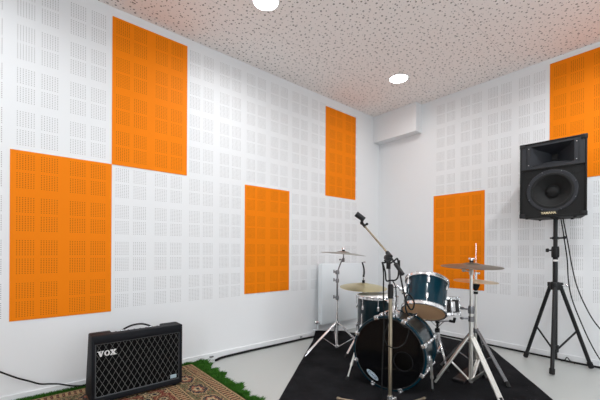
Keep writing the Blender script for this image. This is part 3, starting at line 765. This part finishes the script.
# crash in front right
cs = Vector((1.872, -1.378, 0))
t = thing('cymbal_stand', 'shiny straight cymbal stand carrying the brown crash cymbal', 'cymbal stand', cs, group='cymbal stands')
obj('lower_tube', MB().tube((*cs[:2], .045), (*cs[:2], .60), .0150, n=18), 'chrome_warm', t)
obj('upper_tube', MB().tube((*cs[:2], .58), (*cs[:2], .885), .0115, n=16), 'chrome_warm', t)
obj('rod', MB().tube((*cs[:2], .87), (*cs[:2], .990), .005, n=10), 'chrome', t)
w = Vector((-.65, -.76, 0))
cl = obj('clamp', MB().lathe([(.012, -.028), (.022, -.028), (.024, 0), (.020, .028), (.0115, .028)], Matrix.Translation(cs + Vector((0, 0, .598))), 20), 'chrome_dark', t)
obj('wing_screw', MB().tube(cs + w * .005 + Vector((0, 0, .600)), cs + Vector((-.046, -.046, .605)), .006).ball(cs + Vector((-.047, -.048, .608)), .014, (1.4, .7, .8)), 'chrome_dark', cl)
cl = obj('clamp', MB().lathe([(.015, -.02), (.021, -.02), (.021, .02), (.015, .02)], Matrix.Translation(cs + Vector((0, 0, .528))), 20), 'chrome_dark', t)
obj('wing_screw', MB().tube(cs + w * .02 + Vector((0, 0, .53)), cs + Vector((-.046, -.046, .53)), .006).ball(cs + Vector((-.047, -.048, .532)), .013, (1.4, .7, .8)), 'chrome_dark', cl)
tl = obj('tilter', MB().box(-.014, .014, -.012, .012, -.022, .022, .005, M4=Matrix.Translation(cs + Vector((0, 0, .885)))).tube(cs + Vector((-.01, -.01, .89)), cs + Vector((-.045, -.03, .895)), .005).ball(cs + Vector((-.045, -.03, .897)), .012, (1.2, .8, 1.1)), 'chrome_warm', t)
tripod(t, cs, .385, .068, [(1.656, -1.512), (2.135, -1.520), (1.862, -1.105)], 'chrome_warm', .024, .0100, .016, .52)
wing_top(t, cs + Vector((0, 0, .957)), (.04, -.035, 1))
cymbal('cymbal', cs + Vector((0, 0, .957)), .216, (0.04, -.035, 1), 'bronze', 'brown crash cymbal on the shiny straight stand, in front of the orange panel', bow=.085)

# hi-hat
hs = Vector((1.770, -1.043, 0))
t = thing('hi_hat_stand', 'dark hi-hat stand standing behind the front cymbal stand', 'hi-hat stand', hs, group='cymbal stands')
obj('lower_tube', MB().tube((*hs[:2], .06), (*hs[:2], .71), .0110, n=16), 'chrome_warm', t)
obj('rod', MB().tube((*hs[:2], .68), (*hs[:2], 1.11), .0022, n=8), 'chrome', t)
obj('cup', MB().lathe([(.006, -.06), (.014, -.05), (.030, -.012), (.030, .0), (0, .0)], Matrix.Translation(hs + Vector((0, 0, .762))), 22).tube(hs + Vector((0, 0, .68)), hs + Vector((0, 0, .70)), .017), 'rubber', t)
obj('clutch', MB().tube(hs + Vector((0, 0, .80)), hs + Vector((0, 0, .865)), .010).box(-.018, .018, -.005, .005, -.008, .008, .003, M4=Matrix.Translation(hs + Vector((.01, .01, .855)))), 'chrome', t)
tripod(t, hs, .37, .10, [(2.062, -1.165), (1.735, -.74), (1.52, -1.19)], 'chrome_dark', .018, .0075, .017, .5)
pd = obj('pedal', MB().hexa([(hs.x - .05, hs.y - .30, .02), (hs.x + .05, hs.y - .30, .02), (hs.x + .04, hs.y - .04, .055), (hs.x - .04, hs.y - .04, .055)][::1], [(hs.x - .05, hs.y - .30, .028), (hs.x + .05, hs.y - .30, .028), (hs.x + .04, hs.y - .04, .063), (hs.x - .04, hs.y - .04, .063)], .002, 1).box(hs.x - .045, hs.x + .045, hs.y - .33, hs.y - .29, .010, .03, .004), 'blk_metal', t)
# turned so that the board points to the player's seat
cymbal('hi_hat_cymbal', hs + Vector((0, 0, .7645)), .172, (.02, .02, 1), 'bronze_lt', 'lower light bronze hi-hat cymbal, upside down on the hi-hat stand', bow=.045, flip=True)
cymbal('hi_hat_cymbal', hs + Vector((0, 0, .806)), .172, (.05, .0, 1), 'bronze_lt', 'upper light bronze hi-hat cymbal below and behind the brown crash', bow=.045)

# crash on the left boom stand
ls_ = Vector((.607, -1.515, 0))
t = thing('cymbal_stand', 'slim chrome cymbal stand with bent top, in front of the radiator', 'cymbal stand', ls_, group='cymbal stands')
obj('lower_tube', MB().tube((*ls_[:2], .06), (*ls_[:2], .56), .0115, n=16), 'chrome', t)
obj('upper_tube', MB().tube((*ls_[:2], .54), (*ls_[:2], .82), .009, n=14), 'chrome_dark', t)
J = ls_ + Vector((0, 0, .82)); K = Vector((.652, -1.475, 1.0)); Rv = Vector((.648, .7615, 0))
obj('boom_rod', MB().path(smoothpts([J, J.lerp(K, .6) + Rv * .004, K - Vector((0, 0, .05)), K + Vector((0, 0, .06))]), .0068), 'chrome_dark', t)
for z, s in ((.56, .013), (.735, .013), (.82, .016)):
    cl = obj('clamp', MB().lathe([(.009, -.02), (s + .004, -.02), (s + .006, 0), (s + .002, .02), (.009, .02)], Matrix.Translation(ls_ + Vector((0, 0, z))), 18), 'chrome_dark', t)
    obj('wing_screw', MB().tube(ls_ + Vector((0, 0, z)), ls_ - Rv * .032 + Vector((0, 0, z + .006)), .005).box(-.005, .005, -.005, .005, -.018, .018, .003, M4=Matrix.Translation(ls_ - Rv * .034 + Vector((0, 0, z + .008)))), 'chrome_dark', cl)
obj('tilter', MB().box(-.012, .012, -.010, .010, -.02, .02, .004, M4=Matrix.Translation(K - Vector((0, 0, .055)))).tube(K - Vector((0, 0, .05)), K - Vector((0, 0, .05)) - Rv * .03, .005).ball(K - Vector((0, 0, .05)) - Rv * .034, .010), 'chrome_dark', t)
tripod(t, ls_, .30, .062, [(.529, -1.885), (.973, -1.40), (.325, -1.262)], 'chrome', .017, .0070, .013, .45)
up2 = Vector((.02, .03, 1)) + Rv * .05 * 1.
wing_top(t, K + Vector((0, 0, .035)), up2)
cymbal('cymbal', K + Vector((0, 0, .037)), .232, up2, 'bronze_gry', 'grey-bronze crash cymbal highest of the cymbals, above the radiator', bow=.07)

# ride over the floor tom, on a stand mostly hidden behind the drums
rs = Vector((.800, -1.335, 0))
t = thing('cymbal_stand', 'cymbal stand with black sleeved rod on top, behind the dark floor tom', 'cymbal stand', rs, group='cymbal stands')
obj('tube', MB().tube((*rs[:2], .06), (*rs[:2], .66), .0115, n=16), 'chrome', t)
obj('rod', MB().tube((*rs[:2], .64), (*rs[:2], .77), .005, n=10), 'chrome_dark', t)
obj('sleeve', MB().path(smoothpts([rs + Vector((0, 0, .775)), rs + Rv * .006 + Vector((0, 0, .82)), rs + Rv * .002 + Vector((0, 0, .87)), rs - Rv * .014 + Vector((0, 0, .925))]), .010, 10, True, .007), 'rubber', t)
obj('wing_nut', MB().box(-.012, .012, -.005, .005, -.006, .006, .003, M4=Matrix.Translation(rs + Rv * .008 + Vector((0, 0, .925)))), 'chrome', t)
tripod(t, rs, .28, .07, [(.58, -1.10), (.95, -1.085), (.80, -1.60)], 'chrome', .012, .005)
upr = Vector((0, -.02, 1)) + Rv * .03 - Vector((-.7615, .648, 0)) * .06
obj('felt_washer', MB().lathe([(.005, .002), (.014, .002), (.013, .028), (.005, .028)], F4(rs + Vector((0, 0, .715)), upr), 18), 'felt', t)
obj('felt_washer', MB().lathe([(.005, -.03), (.015, -.03), (.015, -.008), (.005, -.008)], F4(rs + Vector((0, 0, .715)), upr), 18), 'felt', t)
cymbal('cymbal', rs + Vector((0, 0, .716)), .236, upr, 'bronze_yel', 'yellowish ride cymbal low over the dark floor tom', bow=.14)

# bass drum pedal behind the drum
bk = BC - bn * (L + .01); pb = Vector((bk.x, bk.y, 0)); pd_ = -bn; px_ = Vector((0, 0, 1)).cross(pd_)
t = thing('bass_drum_pedal', 'black and chrome kick pedal behind the bass drum', 'drum pedal', pb)
P4 = F4(pb, (0, 0, 1), pd_)                                    # local y away from the drum
obj('base_plate', MB().box(-.05, .05, .0, .29, .010, .017, .002, 1, P4), 'blk_metal', t)
obj('footboard', MB().hexa([(-.042, .05, .085), (.042, .05, .085), (.042, .28, .022), (-.042, .28, .022)], [(-.042, .05, .093), (.042, .05, .093), (.042, .28, .030), (-.042, .28, .030)]).bm(bmesh.new()) if False else MB().add([P4 @ Vector(p) for p in [(-.042, .05, .085), (.042, .05, .085), (.042, .28, .022), (-.042, .28, .022), (-.042, .05, .093), (.042, .05, .093), (.042, .28, .030), (-.042, .28, .030)]], [(3, 2, 1, 0), (4, 5, 6, 7), (0, 1, 5, 4), (1, 2, 6, 5), (2, 3, 7, 6), (3, 0, 4, 7)]), 'chrome_dark', t)
obj('post', MB().tube(P4 @ Vector((-.055, .03, .012)), P4 @ Vector((-.055, .03, .21)), .008).tube(P4 @ Vector((.055, .03, .012)), P4 @ Vector((.055, .03, .21)), .008).tube(P4 @ Vector((-.065, .03, .205)), P4 @ Vector((.065, .03, .205)), .007), 'chrome', t)
obj('beater', MB().tube(P4 @ Vector((0, .03, .205)), P4 @ Vector((0, .10, .36)), .004).ball(P4 @ Vector((0, .10, .365)), .025), 'chrome', t)

# ------------------------------------------------------------------ microphone stand
ms = Vector((1.739, -2.234, 0))
F = Vector((-.7615, .648, 0)); Rr = Vector((.648, .7615, 0)); Z = Vector((0, 0, 1))
t = thing('microphone_stand', 'tall boom microphone stand with an empty clip, in front of the bass drum', 'microphone stand', ms)
obj('lower_tube', MB().tube(ms + Z * .03, ms + Z * .76, .0115, n=16), 'brass', t)
obj('upper_tube', MB().tube(ms + Z * .74, ms + Z * 1.0 - Rr * .012, .0075, n=14), 'chrome_dark', t)
obj('clutch', MB().lathe([(.0115, -.01), (.0165, -.01), (.0175, .02), (.0165, .075), (.010, .08), (.0075, .08)], Matrix.Translation(ms + Z * .755), 20), 'blk_plastic', t)
hb = obj('leg_hub', MB().lathe([(.011, -.035), (.020, -.035), (.022, 0), (.020, .035), (.011, .035)], Matrix.Translation(ms + Z * .055), 20), 'blk_plastic', t)
obj('hub_knob', MB().tube(ms + Z * .118 + Rr * .01, ms + Z * .118 + Rr * .03 - F * .01, .006).lathe([(.0115, -.02), (.017, -.02), (.017, .02), (.0115, .02)], Matrix.Translation(ms + Z * .118), 18).box(-.008, .008, -.006, .006, -.014, .014, .003, M4=Matrix.Translation(ms + Z * .118 + Rr * .03 - F * .01)), 'chrome', hb)
for d in (Vector((1.362, -2.312, 0)), Vector((1.752, -1.838, 0)), ms - F * .36 + Rr * .02):
    d = Vector((d.x, d.y, .012)); a = ms + Z * .055 + (d - ms).normalized() * .015
    lm = obj('leg', MB().tube(a, d, .0075, n=12), 'brass', t)
    obj('foot_cap', MB().tube(d.lerp(a, .06), d, .0105, n=12), 'brass', lm)
JT = ms + Z * 1.0 - Rr * .014                      # swivel joint
E_ = Vector((1.414, -2.088, 1.222)); Tt = JT + (JT - E_).normalized() * .17
Tt = Vector((1.830, -2.262, .918))
bd_ = (JT + Vector((0, 0, .02)) - E_)
sw = obj('swivel', MB().ball(JT, .024, (1, 1, 1.1)).lathe([(.010, -.05), (.0135, -.05), (.0135, 0), (.010, 0)], Matrix.Translation(JT - Z * .02), 16).tube(JT - Rr * .005 - F * .02, JT - Rr * .005 + F * .02, .020, n=16), 'blk_plastic', t)
obj('swivel_handle', MB().path(smoothpts([JT - F * .02, JT - F * .03 + Rr * .012 - Z * .012, JT - F * .03 - Rr * .028 - Z * .028, JT - F * .03 - Rr * .05 - Z * .034]), .0055), 'blk_plastic', sw)
J2 = JT + Z * .018 + Rr * .004
bo = obj('boom', MB().tube(J2, E_, .0065, n=12), 'boom', t)
obj('boom_clutch', MB().tube(J2.lerp(E_, -.06), J2.lerp(E_, .07), .013, n=14), 'blk_plastic', bo)
tail = J2 + (J2 - E_).normalized() * .11
obj('counterweight', MB().tube(J2, Tt, .006).tube(J2.lerp(Tt, .55), Tt + (Tt - J2).normalized() * .022, .0125, n=16), 'blk_plastic', t)
dE = (E_ - J2).normalized()
cp = obj('microphone_clip', MB().tube(E_ - dE * .01, E_ + dE * .05, .0105, n=12).tube(E_ + dE * .045, E_ - Rr * .022 + Z * .050, .010, n=12).lathe([(.015, -.034), (.019, -.034), (.021, .04), (.017, .04), (.015, -.034)], F4(E_ - Rr * .030 + Z * .066, (-Rr * .79 + Z * .6 + F * .1)), 18, math.radians(-250), math.radians(70)).ball(E_ + dE * .055, .014), 'blk_plastic', t)
obj('clip_knob', MB().tube(E_ + dE * .01, E_ + dE * .012 + Rr * .022 + Z * .010, .006).ball(E_ + dE * .012 + Rr * .022 + Z * .01, .010), 'blk_plastic', cp)
def mp(lat, z, dep=0.): return ms + Rr * lat + F * dep + Z * z
cable('microphone_cable', [mp(-.06, .975, -.03), mp(-.052, .90, -.03), mp(-.05, .80, -.02), mp(-.048, .70, -.02), mp(-.045, .62, -.02), mp(-.05, .52, -.03), mp(-.055, .40, -.03), mp(-.058, .25, -.03), mp(-.06, .14, -.02), mp(-.063, .05, -.01), mp(-.07, .014, .02), mp(-.10, .013, .1)], .0042, 'thin black cable hanging straight down beside the microphone stand pole to the carpet', group='microphone cables')
cable('microphone_cable', [mp(-.05, .985, -.035), mp(-.02, .965, -.04), mp(.015, .985, -.035), mp(.035, .99, -.03), mp(.04, .90, -.03), mp(.025, .865, -.03), mp(-.01, .86, -.03), mp(-.035, .86, -.03), mp(-.04, .91, -.025), mp(-.055, .96, -.03)], .005, 'black cable coiled round the top joint of the microphone stand', group='microphone cables')
cable('microphone_cable', [mp(.045, .985, -.03), mp(.05, .92, -.02), mp(.065, .84, -.02), mp(.085, .75, -.02), mp(.11, .69, -.02), mp(.135, .68, -.01), mp(.145, .72, -.01), mp(.125, .76, -.01), mp(.10, .77, -.02), mp(.085, .73, -.025), mp(.09, .67, -.03), mp(.12, .645, -.03), mp(.16, .655, -.02)], .005, 'black cable looping in front of the lower rim of the rack tom', group='microphone cables')
cable('microphone_cable', [mp(.0, .865, -.025), mp(.02, .83, -.028), mp(.028, .77, -.028), mp(.025, .70, -.028), mp(.02, .66, -.028), mp(.03, .62, -.03), mp(.075, .575, -.03), mp(.11, .56, -.02), mp(.10, .50, -.01), mp(.085, .46, .0), mp(.03, .44, -.02), mp(-.02, .455, -.02), mp(-.045, .52, -.028), mp(-.02, .60, -.028), mp(-.03, .66, -.02)], .0035, 'black cable drooping in an arc across the black bass drum skin', group='microphone cables')

# ------------------------------------------------------------------ camera, world, output
cam = bpy.data.cameras.new('camera'); co = bpy.data.objects.new('camera', cam); C.objects.link(co)
cam.sensor_width = 36; cam.lens = 335.0 / 600 * 36; cam.shift_y = 50.03 / 600; cam.clip_start = .05
co.matrix_world = Matrix.Translation((2.9701, -4.0286, 1.045)) @ Matrix.Rotation(.865936, 4, 'Z') @ Matrix.Rotation(PI / 2, 4, 'X') @ Matrix.Rotation(.005475, 4, 'Z')
scene.camera = co
w = bpy.data.worlds.new('world'); scene.world = w; w.use_nodes = True
w.node_tree.nodes['Background'].inputs[0].default_value = (.9, .93, 1, 1); w.node_tree.nodes['Background'].inputs[1].default_value = 0.0
vs = scene.view_settings
vs.view_transform = 'Standard'; vs.look = 'None'; vs.gamma = 1; vs.use_curve_mapping = False; vs.exposure = -0.15
